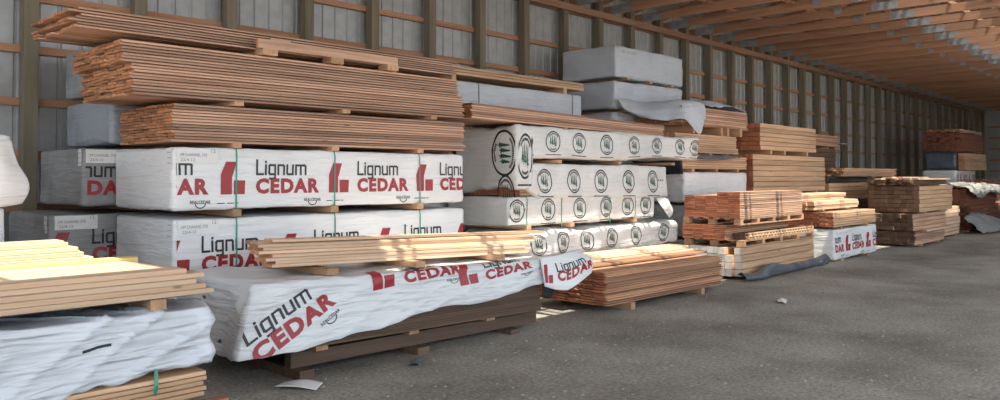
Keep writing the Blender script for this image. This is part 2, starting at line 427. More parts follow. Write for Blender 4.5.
def paper_tag(wrap, fm, x, z, w=0.40, h=0.14, text=True):
    f1 = lambda a, b: fm(a, b)+Vector((0, -.006, 0))
    t = lay(fine([(0, 0), (w, 0), (w, h), (0, h)], [(0, 1, 2, 3)]), lambda a, b: (x+a, z+b), f1, PAPER, 'paper_tag', wrap)
    if text:
        f2 = lambda a, b: fm(a, b)+Vector((0, -.009, 0))
        for fl, dx, dz in ((TAGT[0], .03, .065), (TAGT[1], .04, .02), (TAGT[2], .33, .10)):
            lay(fl, lambda a, b: (x+dx+a, z+dz+b), f2, INKG, 'lettering', wrap)
    return t

def bundle(name, label, X, Y, Z, L, D, H, mat=WRAP, sk=(), skh=0.07, seed=1.0, res=0.05, amp=0.012, crease=0.012, diag=0.5, cfreq=7,
           tilt=0.0, yaw=0.0, bottom=None, flare=0.0, r=0.03, straps=(), smat=None, group=None, sag=0.0, open_bottom=False, cat='lumber bundle', warp=None):
    """wrapped pack of lumber: Z is the underside of its skids"""
    root = thing(name, label, cat, (X, Y, Z), tilt, yaw, group)
    if sk: skids(root, sk, D, skh)
    T = make_T(L, D, H, seed, amp, crease, diag, cfreq, bottom, flare, sag, warp)
    wo = obj('wrap', wrap_mesh(L, D, H, T, res, r, mat, open_bottom), root, (0, 0, skh if sk else 0))
    fm = front_map(L, D, H, T, r)
    for x in straps:
        b0 = -skh if sk else 0.0
        g = front_map(L, D, H, T, r, 0.007)
        ribbon(g, [(x, b0+.004)]+[(x, H*i/10) for i in range(11)]+[(x, H+.2), (x, H+.6)], 0.016, smat or STRAP, 'strap', wo)
    return root, wo, fm, T

def sheet(name, rows, mat, nu=16, nv=10, amp=0.02, seed=1.0, parent=None, cfreq=5.0, thick=0.003):
    """crumpled sheet through rows of control points (each row the same length), smooth-interpolated"""
    def cr(P, t):
        n = len(P)-1; t = min(max(t, 0), 1)*n; i = min(int(t), n-1); f = t-i
        p0, p1, p2, p3 = P[max(i-1, 0)], P[i], P[i+1], P[min(i+2, n)]
        return .5*((2*p1)+(p2-p0)*f+(2*p0-5*p1+4*p2-p3)*f*f+(3*p1-p0-3*p2+p3)*f**3)
    Rw = [[Vector(p) for p in r] for r in rows]
    G = []
    for a in range(nv+1):
        ctl = [cr([Rw[i][j] for i in range(len(Rw))], a/nv) for j in range(len(Rw[0]))]
        G.append([cr(ctl, b/nu) for b in range(nu+1)])
    V = []
    for a in range(nv+1):
        for b in range(nu+1):
            p = G[a][b]
            du = G[a][min(b+1, nu)]-G[a][max(b-1, 0)]; dv = G[min(a+1, nv)][b]-G[max(a-1, 0)][b]
            n = du.cross(dv); n = n.normalized() if n.length > 1e-9 else Vector((0, 0, 1))
            q = p+Vector((seed*9, seed*5, 0))
            d = amp*noise.noise(q*3.0)+amp*.8*(max(0, 1-3*abs(noise.noise(q*cfreq*.6)))-.3)
            V.append(p+n*d)
    Fc = [(a*(nu+1)+b, a*(nu+1)+b+1, (a+1)*(nu+1)+b+1, (a+1)*(nu+1)+b) for a in range(nv) for b in range(nu)]
    o = obj(name, mesh(name, V, Fc, mat, smooth=True), parent)
    if thick:
        md = o.modifiers.new('thickness', 'SOLIDIFY'); md.thickness = thick
    return o, V, nu

# ================================================================ the building
SP, X0P, WALL = 1.22, 2.72, 9.95
def px_i(i): return X0P+i*SP
I0, I1 = -6, 38
XL, XR = px_i(I0)-.3, px_i(I1)+.9
floor = tag(obj('floor', mesh('floor', [(-50, -60, 0), (90, -60, 0), (90, 30, 0), (-50, 30, 0)], [(0, 1, 2, 3)], GRAVEL)), kind='structure')

# back wall: ribbed steel panels on girts on posts
def rib_panel(w, h, ribs=4):
    V, Fc = [], []; n = 0; xs = []
    for k in range(ribs):
        a = k*w/ribs
        xs += [(a, 0), (a+w/ribs-.055, 0), (a+w/ribs-.040, .02), (a+w/ribs-.015, .02)]
    xs.append((w, 0))
    for x, y in xs: V += [(x, y, 0), (x, y, h)]
    for i in range(len(xs)-1): Fc.append((2*i, 2*i+2, 2*i+3, 2*i+1))
    return mesh('steel_panel', V, Fc, GALV)
HW = 5.75
wall = tag(obj('wall_back', box(XR-XL, 0.02, HW, GALV), None, (XL, WALL+.26, 0)), kind='structure')
PM = rib_panel(0.915, HW)
x = 0.0
while x < XR-XL-.1:
    obj('steel_panel', PM, wall, (x, -0.03, 0)); x += 0.915
pm = box(0.15, 0.15, 5.6, POST)
for i in range(I0, I1+1): obj('post', pm, wall, (px_i(i)-.075-XL, -.26, 0))
gm = box(SP*4-.006, 0.04, 0.092, GIRT)
for k in range(0, 8):
    z = 4.386-.61*k
    for i in range(I0, I1, 4): obj('girt', gm, wall, (px_i(i)-XL, -.108, z-.046))
hm = box(SP*4-.006, 0.04, 0.14, HEADER)
for i in range(I0, I1, 4):
    obj('header', hm, wall, (px_i(i)-XL, -.302, 5.12))
    obj('header', hm, wall, (px_i(i)-XL, -.108, 5.12))
# far end wall
wr = tag(obj('wall_right', box(0.02, 14.2, 7.6, GALV), None, (XR, -3.9, 0)), kind='structure')
for y in [WALL-1.3-k*1.22 for k in range(10)]: obj('post', box(.15, .15, 5.4, POST), wr, (-.19, y+3.9, 0))
for k in range(7): obj('girt', box(.04, 13.6, .092, GIRT), wr, (-.042, .2, .7+.61*k))

wf = tag(obj('wall_front_added', box(XR-26, 0.02, 5.5, GALV), None, (26, -3.9, 0)), kind='structure')  # unseen front wall, added to darken the far end of the shed
for k in range(19): obj('post', box(.15, .15, 5.4, POST), wf, (k*SP+.2, .022, 0))  # unseen posts, added with the front wall

# roof: sheets, purlins, skylight panes, trusses
RIDGE, ZR, ZE, FRONT = 2.75, 7.35, 5.56, -3.9
def roof_z(y): return ZR-(ZR-ZE)*abs(y-RIDGE)/(WALL+.25-RIDGE)
def slab(y0, y1, t=0.03):
    v = []
    for z in (0, t):
        for xx, yy in ((XL-.5, y0), (XR+.2, y0), (XR+.2, y1), (XL-.5, y1)): v.append((xx, yy, roof_z(yy)+.16+z))
    return v
SKY0, SKY1 = 2.85, 4.72
V, Fc = [], []
for a, b in ((FRONT, RIDGE), (RIDGE, SKY0), (4.93, WALL+.5)):
    n = len(V); V += slab(a, b); Fc += [tuple(i+n for i in f) for f in BOXF]
ceil = tag(obj('ceiling', mesh('roof_sheet', V, Fc, ROOF)), kind='structure')
for i in range(I0, I1):          # skylight panes high on the slope, some unseen bays closed and panes cut to shape the sun patches
    xa, xb = px_i(i)+.01, px_i(i)+SP-.01
    y0 = 2.80 if i <= -2 else 3.42
    y1 = 4.98 if i >= 3 else 4.77
    q = lambda ya, yb, h: [(xx, yy, roof_z(yy)+.165+z) for z in (0, h) for xx, yy in ((xa-.01, ya), (xb+.01, ya), (xb+.01, yb), (xa-.01, yb))]
    if i in (-1, 0): obj('roof_shade_panel', mesh('roof_shade_panel', q(2.80, 4.98, .02), BOXF, ROOF), ceil); continue
    obj('skylight_pane', mesh('skylight_pane', q(y0, y1, .006), BOXF, PANE), ceil)
    if y0 > 3: obj('roof_shade_panel', mesh('roof_shade_panel', q(2.80, y0, .02), BOXF, ROOF), ceil)
    if y1 < 4.9: obj('roof_shade_panel', mesh('roof_shade_panel', q(y1, 4.98, .02), BOXF, ROOF), ceil)
sl_ang = math.atan2(ZR-ZE, WALL+.25-RIDGE)
for y in [FRONT+.1+k*.61 for k in range(23)]:
    if SKY0-.02 < y < SKY1-.02: continue
    obj('purlin', box(XR-XL, .09, .04, TRUSS), ceil, (XL, y, roof_z(y)+.105))
CH = 0.185; ZC = 5.262
chord = box(.038, WALL+.2-FRONT, CH, TRUSS)
def bar(y0, z0, y1, z1, h, t=.038, mat=TRUSS):
    d = Vector((y1-y0, z1-z0)).normalized(); p = Vector((-d.y, d.x))*h/2
    pts = [(y0-p.x, z0-p.y), (y1-p.x, z1-p.y), (y1+p.x, z1+p.y), (y0+p.x, z0+p.y)]
    v = [(xx, a, b) for xx in (0, t) for a, b in pts]
    return mesh('bar', v, [(0, 1, 2, 3), (7, 6, 5, 4), (0, 4, 5, 1), (1, 5, 6, 2), (2, 6, 7, 3), (3, 7, 4, 0)], mat)
tcs = [bar(WALL+.2, roof_z(WALL+.2), RIDGE, ZR, .14), bar(FRONT, roof_z(FRONT), RIDGE, ZR, .14)]
webs = [bar(6.35, ZC+.12, 8.0, roof_z(8.0), .09), bar(6.35, ZC+.12, 5.2, roof_z(5.2), .09), bar(5.2, roof_z(5.2), 3.7, ZC+.12, .09),
        bar(RIDGE, ZR, 3.7, ZC+.12, .09), bar(RIDGE, ZR, 1.8, ZC+.12, .09), bar(.6, ZC+.12, 1.6, roof_z(1.6), .09), bar(.6, ZC+.12, -1.2, roof_z(-1.2), .09)]
plates = [box(.044, .50, .17, PLATE), box(.044, .17, .13, PLATE), box(.044, .52, .165, PLATE)]
for i in range(I0, I1+1):
    t = obj('roof_truss', None, ceil, (px_i(i)+.34, 0, 0))
    obj('bottom_chord', chord, t, (0, FRONT, ZC))
    for m_ in tcs: obj('top_chord', m_, t)
    for m_ in webs: obj('web', m_, t)
    obj('plate', plates[0], t, (-.003, 9.43, ZC+.01)); obj('plate', plates[1], t, (-.003, 6.3, ZC+.05)); obj('plate', plates[2], t, (-.003, 5.15, ZC+.01))
for y in (8.2, 6.9, 4.42, 1.2):
    for i in range(I0, I1, 4): obj('lateral_brace', box(SP*4-.01, .038, .09, FIR) if y == 4.42 else box(SP*4-.01, .09, .038, TRUSS), ceil, (px_i(i)+.3, y, ZC+CH))  # paler wood on one brace puts its sunlit look into the colour

# ================================================================ the stacks
G_WR = 'wrapped bundles stacked along the wall'
# ---- left middle column: print-wrapped bundles under two packs of cedar siding
AX, AY, AD, AL = 3.08, 7.04, 1.25, 3.68
SKA = (.62, 1.75, 2.95)
bundle('wrapped_bundle', 'white wrapped bundle at the foot of the tall stack of cedar bundles', AX+.02, AY, 0, AL, AD, .52, WRAP, SKA, .12, seed=2)
def cedar_bundle(name, label, X, Z, start, z0, seed, tagx=None, Y=AY, D=1.38, mat=WRAP, L=AL, n=4, straps=SKA, res=.04, amp=.010, crease=.014):
    root, wo, fm, T = bundle(name, label, X, Y, Z, L, D, .59, mat, straps, .068, seed=seed, res=res, amp=amp, crease=crease, diag=0.6, straps=straps)
    lettering(wo, fm, L, start, z0, n)
    if tagx is not None:
        paper_tag(wo, fm, tagx, .44)
        em = end_map(D, T)
        lay(fine([(0, 0), (.1, 0), (.1, .17), (0, .17)], [(0, 1, 2, 3)]), lambda a, b: (.02+a, .41+b), em, PAPER, 'paper_tag', wo)
        for k in range(3): lay(SMALL, lambda a, b: (.035+a*.35, .44+k*.05+b*.8), end_map(D, T, .007), INKG, 'lettering', wo)
    return root, wo, fm, T
cedar_bundle('wrapped_bundle', 'white wrapped bundle with red and black print, lower of the two below the cedar siding', AX+.01, .64, .27, .085, 3.0, .04)
cedar_bundle('wrapped_bundle', 'bright white wrapped bundle with full red and black cedar print, directly under the cedar siding', AX, 1.31, .83, .145, 4.0, .03)
lumber('siding_stack', 'lower pack of cedar channel siding resting on the printed white bundle', AX, AY, 1.972, 3.70, 7, .178, 13, .0275, CEDAR, CEDAR_END,
       jit=.022, sk=(.62, 1.75, 2.95), skh=.045, lip=.018, cat='lumber stack')
def a1x(k, c): return -.09 if k > 9 else 0
lumber('siding_stack', 'upper thick pack of cedar channel siding jutting out to the left', 2.69, 6.98, 2.378, 4.02, 7, .182, 17, .0280, CEDAR, CEDAR_END,
       jit=.024, sk=(1.0, 2.25, 3.5), skh=.042, lip=.018, xoff=a1x, yj=.008)
def tx(k, c): return .05*math.sin(k*2.1)-.05*(c > 4)*(k < 2)
lumber('siding_stack', 'topmost thin pile of long cedar boards with ragged left ends', 2.27, 7.10, 2.898, 4.43, 6, .178, 7, .0255, CEDAR, CEDAR_END,
       jit=.03, sk=(1.75, 2.65, 3.4), skh=.07, lip=.018, xoff=tx)
pal = thing('pallet', 'narrow wooden pallet frame lying on the upper cedar pack', 'pallet', (3.86, 6.93, 2.900))
obj('long_rail', box(1.75, .04, .092, CEDAR, CEDAR_END), pal, (0, 0, .06))
for x in (.06, .85, 1.60): obj('bearer', box(.16, .16, .06, SKID), pal, (x, 0, 0))
obj('chip', box(.22, .03, .02, CEDAR), pal, (.14, .0, .153))

# ---- dim column behind it
BY, BD = 8.46, 1.36
bundle('wrapped_bundle', 'dim wrapped bundle at the foot of the stack against the wall', 2.6, BY, 0, 3.66, BD, .51, WRAP_SHADED, (.6, 1.8, 3.0), .12, seed=5)
cedar_bundle('wrapped_bundle', 'shaded wrapped bundle with cut-off print behind the loose boards on the left', 2.48, .655, .40, .10, 6.0, .05, BY, BD, WRAP_SHADED, 3.66, straps=(.65, 1.8, 3.0))
cedar_bundle('wrapped_bundle', 'shaded wrapped bundle with darkened end, behind the bright printed bundle', 2.78, 1.325, -.23, .11, 7.0, .03, BY, BD, WRAP_SHADED, 3.66, straps=(.65, 1.8, 3.0))
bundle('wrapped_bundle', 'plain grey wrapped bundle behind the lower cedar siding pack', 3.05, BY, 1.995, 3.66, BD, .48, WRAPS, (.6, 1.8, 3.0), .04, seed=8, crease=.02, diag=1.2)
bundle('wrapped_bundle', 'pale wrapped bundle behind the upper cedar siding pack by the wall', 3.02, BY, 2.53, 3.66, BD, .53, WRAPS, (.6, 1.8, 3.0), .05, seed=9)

# ---- far left
bundle('wrapped_bundle', 'grey wrapped bundle at the foot of the stack at the left edge', -1.7, 7.3, 0, 3.6, 1.12, .64, WRAPG, (.6, 1.8, 3.0), .12, seed=10)
bundle('wrapped_bundle', 'white wrapped bundle at the left edge, under the one with hanging plastic', -1.7, 7.3, .78, 3.52, 1.12, .60, WRAP, (.6, 1.8, 3.0), .06, seed=11)
lw = bundle('wrapped_bundle', 'white wrapped bundle at the left edge with loose plastic hanging off its end', -1.7, 7.3, 1.45, 3.56, 1.12, .55, WRAP, (.6, 1.8, 3.0), .04, seed=12)
sheet('loose_flap', [[(3.30, -.03, .50), (3.44, -.04, .545), (3.56, .0, .54)], [(3.30, -.05, .36), (3.46, -.06, .40), (3.60, .03, .40)],
                     [(3.30, -.05, .18), (3.48, -.08, .20), (3.69, .02, .17)], [(3.30, -.04, .03), (3.46, -.06, .0), (3.64, .0, .02)]], WRAP, 16, 14, .012, 3, lw[0])
bundle('wrapped_bundle', 'grey wrapped bundle carrying loose boards behind the front left bundle', -1.5, 6.2, 0, 3.55, .98, .86, WRAPG, (.6, 1.8, 3.0), .12, seed=13)
for k, (xr, n) in enumerate(((2.13, 4), (2.09, 4), (2.04, 3), (2.02, 2))):
    for c in range(n):
        lab = 'pale tan board hidden inside the small pile at the left edge' if c else ('bottom', 'second lowest', 'second highest', 'topmost')[k]+' front board of the small pile at the left edge'
        tag(obj('loose_board', board(3.6, .19, .034, PALE, FIR_END), None, (xr-3.6+random.uniform(-.03, .02), 6.22+c*.195+k*.04, 1.062+k*.036 if k else 1.062)),
            lab, 'board', 'loose boards behind the sunlit pile')
for x in (-.6, 1.3): tag(obj('sticker', box(.09, .95, .08, SKID), None, (x, 6.22, .982)), 'wooden sticker under the small board pile at the left edge', 'sticker', 'stickers under the left board pile')

# ---- front left bundle with sunlit loose boards
FX, FY = -1.3, 4.9
def fbot(x, y): return .0 if x < 2.6 else (.02+.10*min(1, (x-2.6)/.9))+.008*math.sin(x*40)
froot, fw, ffm, _ = bundle('wrapped_bundle', 'large white wrinkled wrapped bundle in the front left corner, pale boards showing below', FX, FY, .0, 3.72, 1.22, .48, WRAPF, (), 0, seed=14.3, res=.03,
                       amp=.02, crease=.06, diag=0.62, cfreq=6.5, bottom=fbot)
fw.location = (-.01, -.02, .37)
lumber('', 'front left boards', 0, 0, 0, 3.68, 6, .198, 5, .033, FIR, FIR_END, jit=.02, sk=(.5, 1.9, 3.30), skh=.27, root=froot)
ribbon(front_map(3.72, 1.22, .48, make_T(3.72, 1.22, .48, 14.3, .02, .06, .62, 6.5, fbot), .03, .008), [(3.35, .02-.2), (3.345, -.1), (3.35, .03)], .02, STRAP, 'strap', fw)
lay(fine([(0, 0), (.16, 0), (.16, .02), (0, .02)], [(0, 1, 2, 3)]), lambda a, b: (2.93+a, .27+b+a*.1), ffm, BLACKP, 'tear', fw)
tag(obj('wood_block', box(.26, .10, .09, BRICKW), None, (2.40, 5.02, .0), (0, 0, -.10)), 'reddish sawn timber block on the ground at the corner of the front left bundle', 'block')
tag(obj('wood_block', box(.30, .10, .09, BRICKW), None, (2.30, 5.01, .092), (0, 0, .05)), 'reddish timber block stacked on another one under the front left bundle', 'block')
for x in (-.6, .8, 2.02):
    tag(obj('sticker', box(.10, 1.1, .068, SKID), None, (x, FY+.02, .856)), 'wooden sticker between the front left bundle and its loose boards', 'sticker', 'stickers on the front left bundle')
tag(obj('cover_sheet', box(3.5, 1.0, .006, BLACKP), None, (-1.2, FY+.03, .9245)), 'dark green-black plastic sheet under the sunlit loose boards', 'plastic sheet')
rb = random.Random(3)
FR = [(2.46, 5), (2.37, 5), (2.33, 5), (2.40, 5), (2.27, 4)]
for k, (xr, n) in enumerate(FR):
    for c in range(n):
        lab = ('bright sunlit loose board on top of the pile on the front left bundle' if k == 4 else 'pale loose board in the lower layers of the pile on the front left bundle')
        tag(obj('loose_board', board(3.66, .185, .0315, PALE, FIR_END), None, (xr-3.66-c*.012+rb.uniform(-.05, .01), FY+.0+c*.19+k*.022+rb.uniform(-.01, .01), .932+k*.0325)),
            (lab if c else ('lowest', 'second lowest', 'middle', 'second highest', 'topmost')[k]+' front board of the pile on the large front left bundle'), 'board', 'sunlit top boards' if k == 4 else 'lower loose boards')
tag(obj('loose_board', board(3.66, .14, .042, YELLOW, FIR_END), None, (2.30-3.66, FY+.93, 1.065), (0, 0, 0)), 'yellow thicker board at the back of the sunlit pile', 'board')
tag(obj('sticker', box(3.4, .10, .133, SKID), None, (-1.2, FY+.94, .9315)), 'long timber under the yellow board at the back of the pile', 'sticker')

# ---- torn printed bundle in front
QX, QY, QT = 3.12, 5.66, .018
qd = thing('dunnage_frame', 'dark timber dunnage under the torn printed bundle', 'dunnage', (QX, QY, 0), QT*.6)
for y in (.12, 1.0): obj('runner', box(3.15, .10, .125, BROWN), qd, (.42, y, .085))
for x in (.42, 1.7, 3.0): obj('cross_bearer', box(.14, 1.5, .085, BROWN), qd, (x, -.02, .0))
for x in (.62, 1.65, 2.7): obj('spacer', box(.12, 1.05, .055, SKID), qd, (x, .05, .21))
def qbot(x, y):
    if y > .06 and x < .2: return -.06+.03*math.sin(y*9)
    z = -.02 if x < .5 else (-.02+.10*(x-.5)/.5 if x < 1.0 else .08+.19*(x-1.0)/2.4)
    return z+.025*math.sin(x*4.1)
QL, QD, QH = 3.58, 1.29, .58
def qwarp(p, out, v):
    out.x -= .17*(1-v)*max(0, 1-p.x/.8)*max(0, 1-p.y/.5)
qroot, qw, qfm, qT_ = bundle('torn_wrapped_bundle', 'bundle of dark siding in front with torn white printed wrap, loose boards on top', QX-.03, QY-.03, .262, QL, QD, QH, WRAPQ, (), 0, seed=21, res=.03,
                            amp=.028, crease=.03, diag=.45, cfreq=4.5, tilt=QT, bottom=qbot, flare=.09, open_bottom=True, r=.05, warp=qwarp)
lumber('', 'torn bundle boards', 0, 0, 0, 3.52, 6, .205, 13, .041, BROWN, BROWN, lip=.014, jit=.025, root=qroot, at=(.03, .035, .006))
def put(flat, x, z, rot, k, mat, nm):
    c, s = math.cos(rot), math.sin(rot)
    lay(flat, lambda a, b: (x+(a*c-b*s)*k, z+(a*s+b*c)*k), qfm, mat, nm, qw, .02, QL-.02, .015)
def block(x, z, rot, k=1.0, em=True):
    c, s = math.cos(rot), math.sin(rot)
    at = lambda dx, dz: (x+(dx*c-dz*s)*k, z+(dx*s+dz*c)*k)
    put(CEDARW, *at(0, 0), rot, k, RED, 'lettering'); put(LIGNUM, *at(0, .195), rot, k, BLACK, 'lettering')
    put(REALC, *at(.52, -.085), rot, k, BLACK, 'lettering')
    if em: put(EMBLEM, *at(-.37, 0), rot, k, RED, 'emblem')
block(.17, -.04, .56, 1.0, False)
block(1.55, .43, .06, 1.0)
block(2.62, .33, .10, 1.0)
em = end_map(QD, qT_, .006)
lay(fine([(0, 0), (.13, 0), (.13, .26), (0, .26)], [(0, 1, 2, 3)]), lambda a, b: (.0+a-.35*b+.08, .30+b*.9), em, PAPER, 'paper_tag', qw)
# flap flying off the right end
fo, FV, fnu = sheet('loose_flap', [[(QL-.12, -.02, .60), (QL+.15, -.10, .62), (QL+.42, -.10, .66)],
                                   [(QL-.12, -.06, .42), (QL+.16, -.20, .46), (QL+.52, -.26, .56)],
                                   [(QL-.11, -.08, .28), (QL+.10, -.24, .24), (QL+.40, -.34, .42)]], WRAP, 18, 12, .02, 5, qroot)
def flap_map(u, v):
    nv = 12; b = min(max(u, 0), .999)*fnu; a = (1-min(max(v, 0), .999))*nv
    i, j = int(a), int(b); f, g = a-i, b-j; q = lambda ii, jj: FV[ii*(fnu+1)+jj]
    p = q(i, j)*(1-f)*(1-g)+q(i+1, j)*f*(1-g)+q(i, j+1)*(1-f)*g+q(i+1, j+1)*f*g
    n = (q(i, j+1)-q(i, j)).cross(q(i+1, j)-q(i, j)).normalized()
    if n.y > 0: n = -n
    return p+n*.006
for fl, dx, dz, mt in ((CEDARW, .30, .26, RED), (LIGNUM, .30, .50, BLACK)):
    lay(fl, lambda a, b: (dx+a*.95+0*b, dz+b*1.6), flap_map, mt, 'lettering', fo, .02, .96)
lay(EMBLEM, lambda a, b: (.04+a*.7, .2+b*1.7), flap_map, RED, 'emblem', fo)
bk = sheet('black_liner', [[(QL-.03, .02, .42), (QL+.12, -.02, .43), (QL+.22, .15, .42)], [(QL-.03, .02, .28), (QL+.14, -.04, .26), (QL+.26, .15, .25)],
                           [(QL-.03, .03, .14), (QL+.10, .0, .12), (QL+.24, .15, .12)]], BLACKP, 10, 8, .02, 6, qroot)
# loose boards on it
PT = .030
for x in (.72, 1.72, 2.85):
    tag(obj('sticker', box(.12, 1.1, .055, SKID), None, (QX+x, QY+.04, .262+QH-.0-x*QT+.012), (0, QT, 0)), 'wooden sticker under the loose boards on the torn printed bundle', 'sticker', 'stickers on the torn printed bundle')
rb = random.Random(5)
def pile(n, c, x, y, z, L, w, yaw, lab, grp, mat=PALE, t=.028, tilt=PT, rag=.05):
    for k in range(n):
        for j in range(c):
            tag(obj('loose_board', board(L, w, t-.001, mat, FIR_END), None, (x+j*.075+rb.uniform(-rag, rag), y+j*(w+.005)+rb.uniform(-.006, .006), z+k*(t+.0005)), (0, tilt, yaw)), lab if j else lab.replace('board in', ('lowest', 'second', 'third', 'fourth')[k]+' front board in'), 'board', grp)
pile(4, 4, 3.42, 5.90, .925, 3.2, .148, -.02, 'thin pale board in the lower half of the pile on the torn bundle', 'lower boards on the torn bundle')
pile(3, 3, 3.36, 5.95, 1.04, 3.5, .148, -.005, 'thin sunlit board in the upper half of the pile on the torn bundle', 'upper boards on the torn bundle')
tag(obj('loose_board', board(3.6, .148, .026, PALE, FIR_END), None, (3.52, 6.05, 1.124), (0, PT, -.012)), 'single sunlit board lying on top of the loose pile on the torn bundle', 'board')

# ---- red cedar pile in front
lumber('siding_stack', 'low reddish cedar siding pile on the ground beside the torn printed bundle', 7.80, 5.60, .0, 2.98, 6, .205, 13, .0325, REDCEDAR, REDCEDAR_END, tilt=.008, gap=.0085,
       jit=.018, yj=.018, sk=(.55, 2.35), skh=.10, lip=.032, xoff=lambda k, c: -.02*(k % 4 == 1))
rb = random.Random(8)
for k in range(3):
    for c in range(4-k):
        tag(obj('loose_board', board(3.4, .19, .030, PALE if k > 0 else REDCEDAR, FIR_END), None, (7.62+rb.uniform(-.04, .05)+k*.02, 5.98+.195*(c+k)*.92, .531+k*.031), (0, .008, 0)),
            'loose sunlit board lying along the back of the low reddish cedar pile', 'board', 'boards on the red cedar pile')

# ---- column of bundles with tree emblems
CX, CY, CD = 7.7, 7.05, 1.22
bundle('wrapped_bundle', 'cream wrapped bundle at the foot of the tree emblem stack behind the red cedar pile', 7.8, CY, 0, 3.7, CD, .36, WRAPC, (.6, 1.8, 3.0), .10, seed=30)
_, wo, fm, _ = bundle('wrapped_bundle', 'slumped cream wrapped bundle with tree emblems, lowest visible above the red cedar pile', 7.85, CY-.02, .475, 4.15, CD, .41, WRAPC, (.8, 2.0, 3.2), .05, seed=31, res=.045, amp=.05, crease=.03, r=.12)
tree_marks(wo, fm, 4.15, (.35, .87, 1.45, 2.1, 2.75, 3.6), .22, .95)
_, wo, fm, _ = bundle('wrapped_bundle', 'cream wrapped bundle with green straps and tree emblems, third one down', 7.6, CY, .962, 3.58, CD, .395, WRAPC, (.4, 1.35, 3.0), .05, seed=32, res=.04, amp=.015, crease=.018, straps=(.36, 1.12, 2.3, 3.0))
tree_marks(wo, fm, 3.58, (.16, .82, 1.55, 2.2, 2.8, 3.3), .215, .95)
def c2bot(x, y): return (.0 if x > .25 else .0)+.02*math.sin(x*3)
c2root, wo, fm, _ = bundle('torn_wrapped_bundle', 'cream wrapped bundle with tree emblems, second of its stack, boards showing at its end', 7.97, CY, 1.41, 3.62, CD+.02, .455, WRAPC, (), 0, seed=33, res=.04, amp=.02, crease=.02, flare=.05, bottom=lambda x, y: -.02-.05*x/3.6+.12*max(0, 1-x/.25))
lumber('', 'emblem boards', 0, 0, 0, 3.6, 6, .19, 10, .04, REDCEDAR, REDCEDAR_END, jit=.02, root=c2root, at=(-.10, .05, .02))
tree_marks(wo, fm, 3.62, (.36, 1.02, 1.7, 2.42, 3.15), .23, 1.0)
lay(SMALL, lambda a, b: (3.3+a*.9, .25+b*3), fm, INKG, 'lettering', wo)
def c1bot(x, y):
    if x < .3: return -.44+.05*math.sin(y*4)
    return .0+.02*math.sin(x*2.2)+.07*x/4.9
c1 = bundle('wrapped_bundle', 'long cream wrapped bundle with tree emblems and a hanging end, topmost of the emblem stack', 7.75, CY-.02, 1.885, 4.9, CD, .46, WRAPC, (.9, 2.4, 4.0), .045, seed=34, res=.04, amp=.03, crease=.03, bottom=c1bot, r=.06)
tree_marks(c1[1], c1[2], 4.9, (.16, .75, 1.35, 2.05, 2.8, 3.5, 4.25, 4.75), .245, .98)
em1 = end_map(CD, c1[3], .006)
tree_marks(c1[1], lambda a, b: em1(a*1.4, b), CD, (.17,), .26, 1.05, math.pi/2)
tree_marks(c1[1], end_map(CD, c1[3], .006), CD, (.20,), -.22+.16, 1.0, .1)
sheet('loose_flap', [[(11.18, CY-.03, 1.33), (11.36, CY-.06, 1.34), (11.58, CY-.02, 1.30)], [(11.32, CY-.08, 1.15), (11.5, CY-.10, 1.18), (11.66, CY-.05, 1.17)],
                     [(11.50, CY-.1, .99), (11.58, CY-.1, 1.03), (11.68, CY-.06, 1.10)]], WRAPC, 12, 10, .015, 7)
tag(bpy.data.objects['loose_flap.002'] if 'loose_flap.002' in bpy.data.objects else None, 'small pointed flap of cream wrap hanging at the right end of the strapped emblem bundle', 'plastic flap')
lumber('siding_stack', 'thin flat pack of cedar boards bowed over the topmost tree emblem bundle', 6.93, CY+.02, 2.372, 4.6, 6, .19, 7, .0285, CEDAR, CEDAR_END, sk=(1.9, 3.3), skh=.075, tilt=.018, jit=.02, lip=.01)

# column behind the emblem stack
for k, (z, h) in enumerate(((0, .58), (.68, .58), (1.36, .54), (2.0, .52))):
    bundle('wrapped_bundle', ('grey wrapped bundle on the ground behind the emblem stack', 'grey wrapped bundle second from the ground behind the emblem stack',
           'grey wrapped bundle third from the ground behind the emblem stack', 'grey wrapped bundle fourth from the ground behind the emblem stack')[k], 7.3, 8.42, z, 3.66, 1.28, h, WRAPG, (.5, 1.8, 3.1), .08, seed=40+k, res=.1)
bundle('wrapped_bundle', 'pale blue-grey wrapped bundle with dark straps above the bowed cedar boards', 7.32, 8.42, 2.615, 3.68, 1.28, .48, WRAPG, (.5, 1.8, 3.1), .04, seed=45, amp=.008, crease=.006, straps=(1.08, 3.4), smat=STRAPK)
lumber('board_stack', 'pale flat boards on stickers above the blue-grey strapped bundle', 7.55, 8.45, 3.125, 3.55, 8, .15, 3, .045, FIR, FIR_END, sk=(.35, 3.0), skh=.10, jit=.02)
# ---- two grey wrapped bundles high up
for k, (z, h) in enumerate(((0, .6), (.7, .6), (1.4, .6), (2.1, .72))):
    bundle('wrapped_bundle', ('grey wrapped bundle on the ground below the two high grey bundles', 'grey wrapped bundle second from the ground below the two high ones',
           'grey wrapped bundle third from the ground below the two high ones', 'grey wrapped bundle fourth from the ground below the two high ones')[k], 12.05, 8.44, z, 2.44, 1.28, h, WRAPG, (.4, 1.2, 2.0), .09, seed=50+k, res=.1)
bundle('wrapped_bundle', 'high grey wrapped bundle with crumpled plastic, lower of the two by the rafters', 12.05, 8.44, 2.92, 2.44, 1.28, .53, WRAPG, (.4, 1.2, 2.0), .06, seed=55, amp=.04, crease=.03, diag=1.0)
d1 = bundle('wrapped_bundle', 'topmost grey wrapped bundle near the rafters, with a dusty streak', 12.05, 8.42, 3.535, 2.44, 1.30, .60, WRAPG, (.4, 1.2, 2.0), .04, seed=56, amp=.015, crease=.015, diag=.3)
lay(fine(*font('M8-12/16 2', .45, .05)), lambda a, b: (.18+a, .47+b), d1[2], INKG, 'lettering', d1[1])
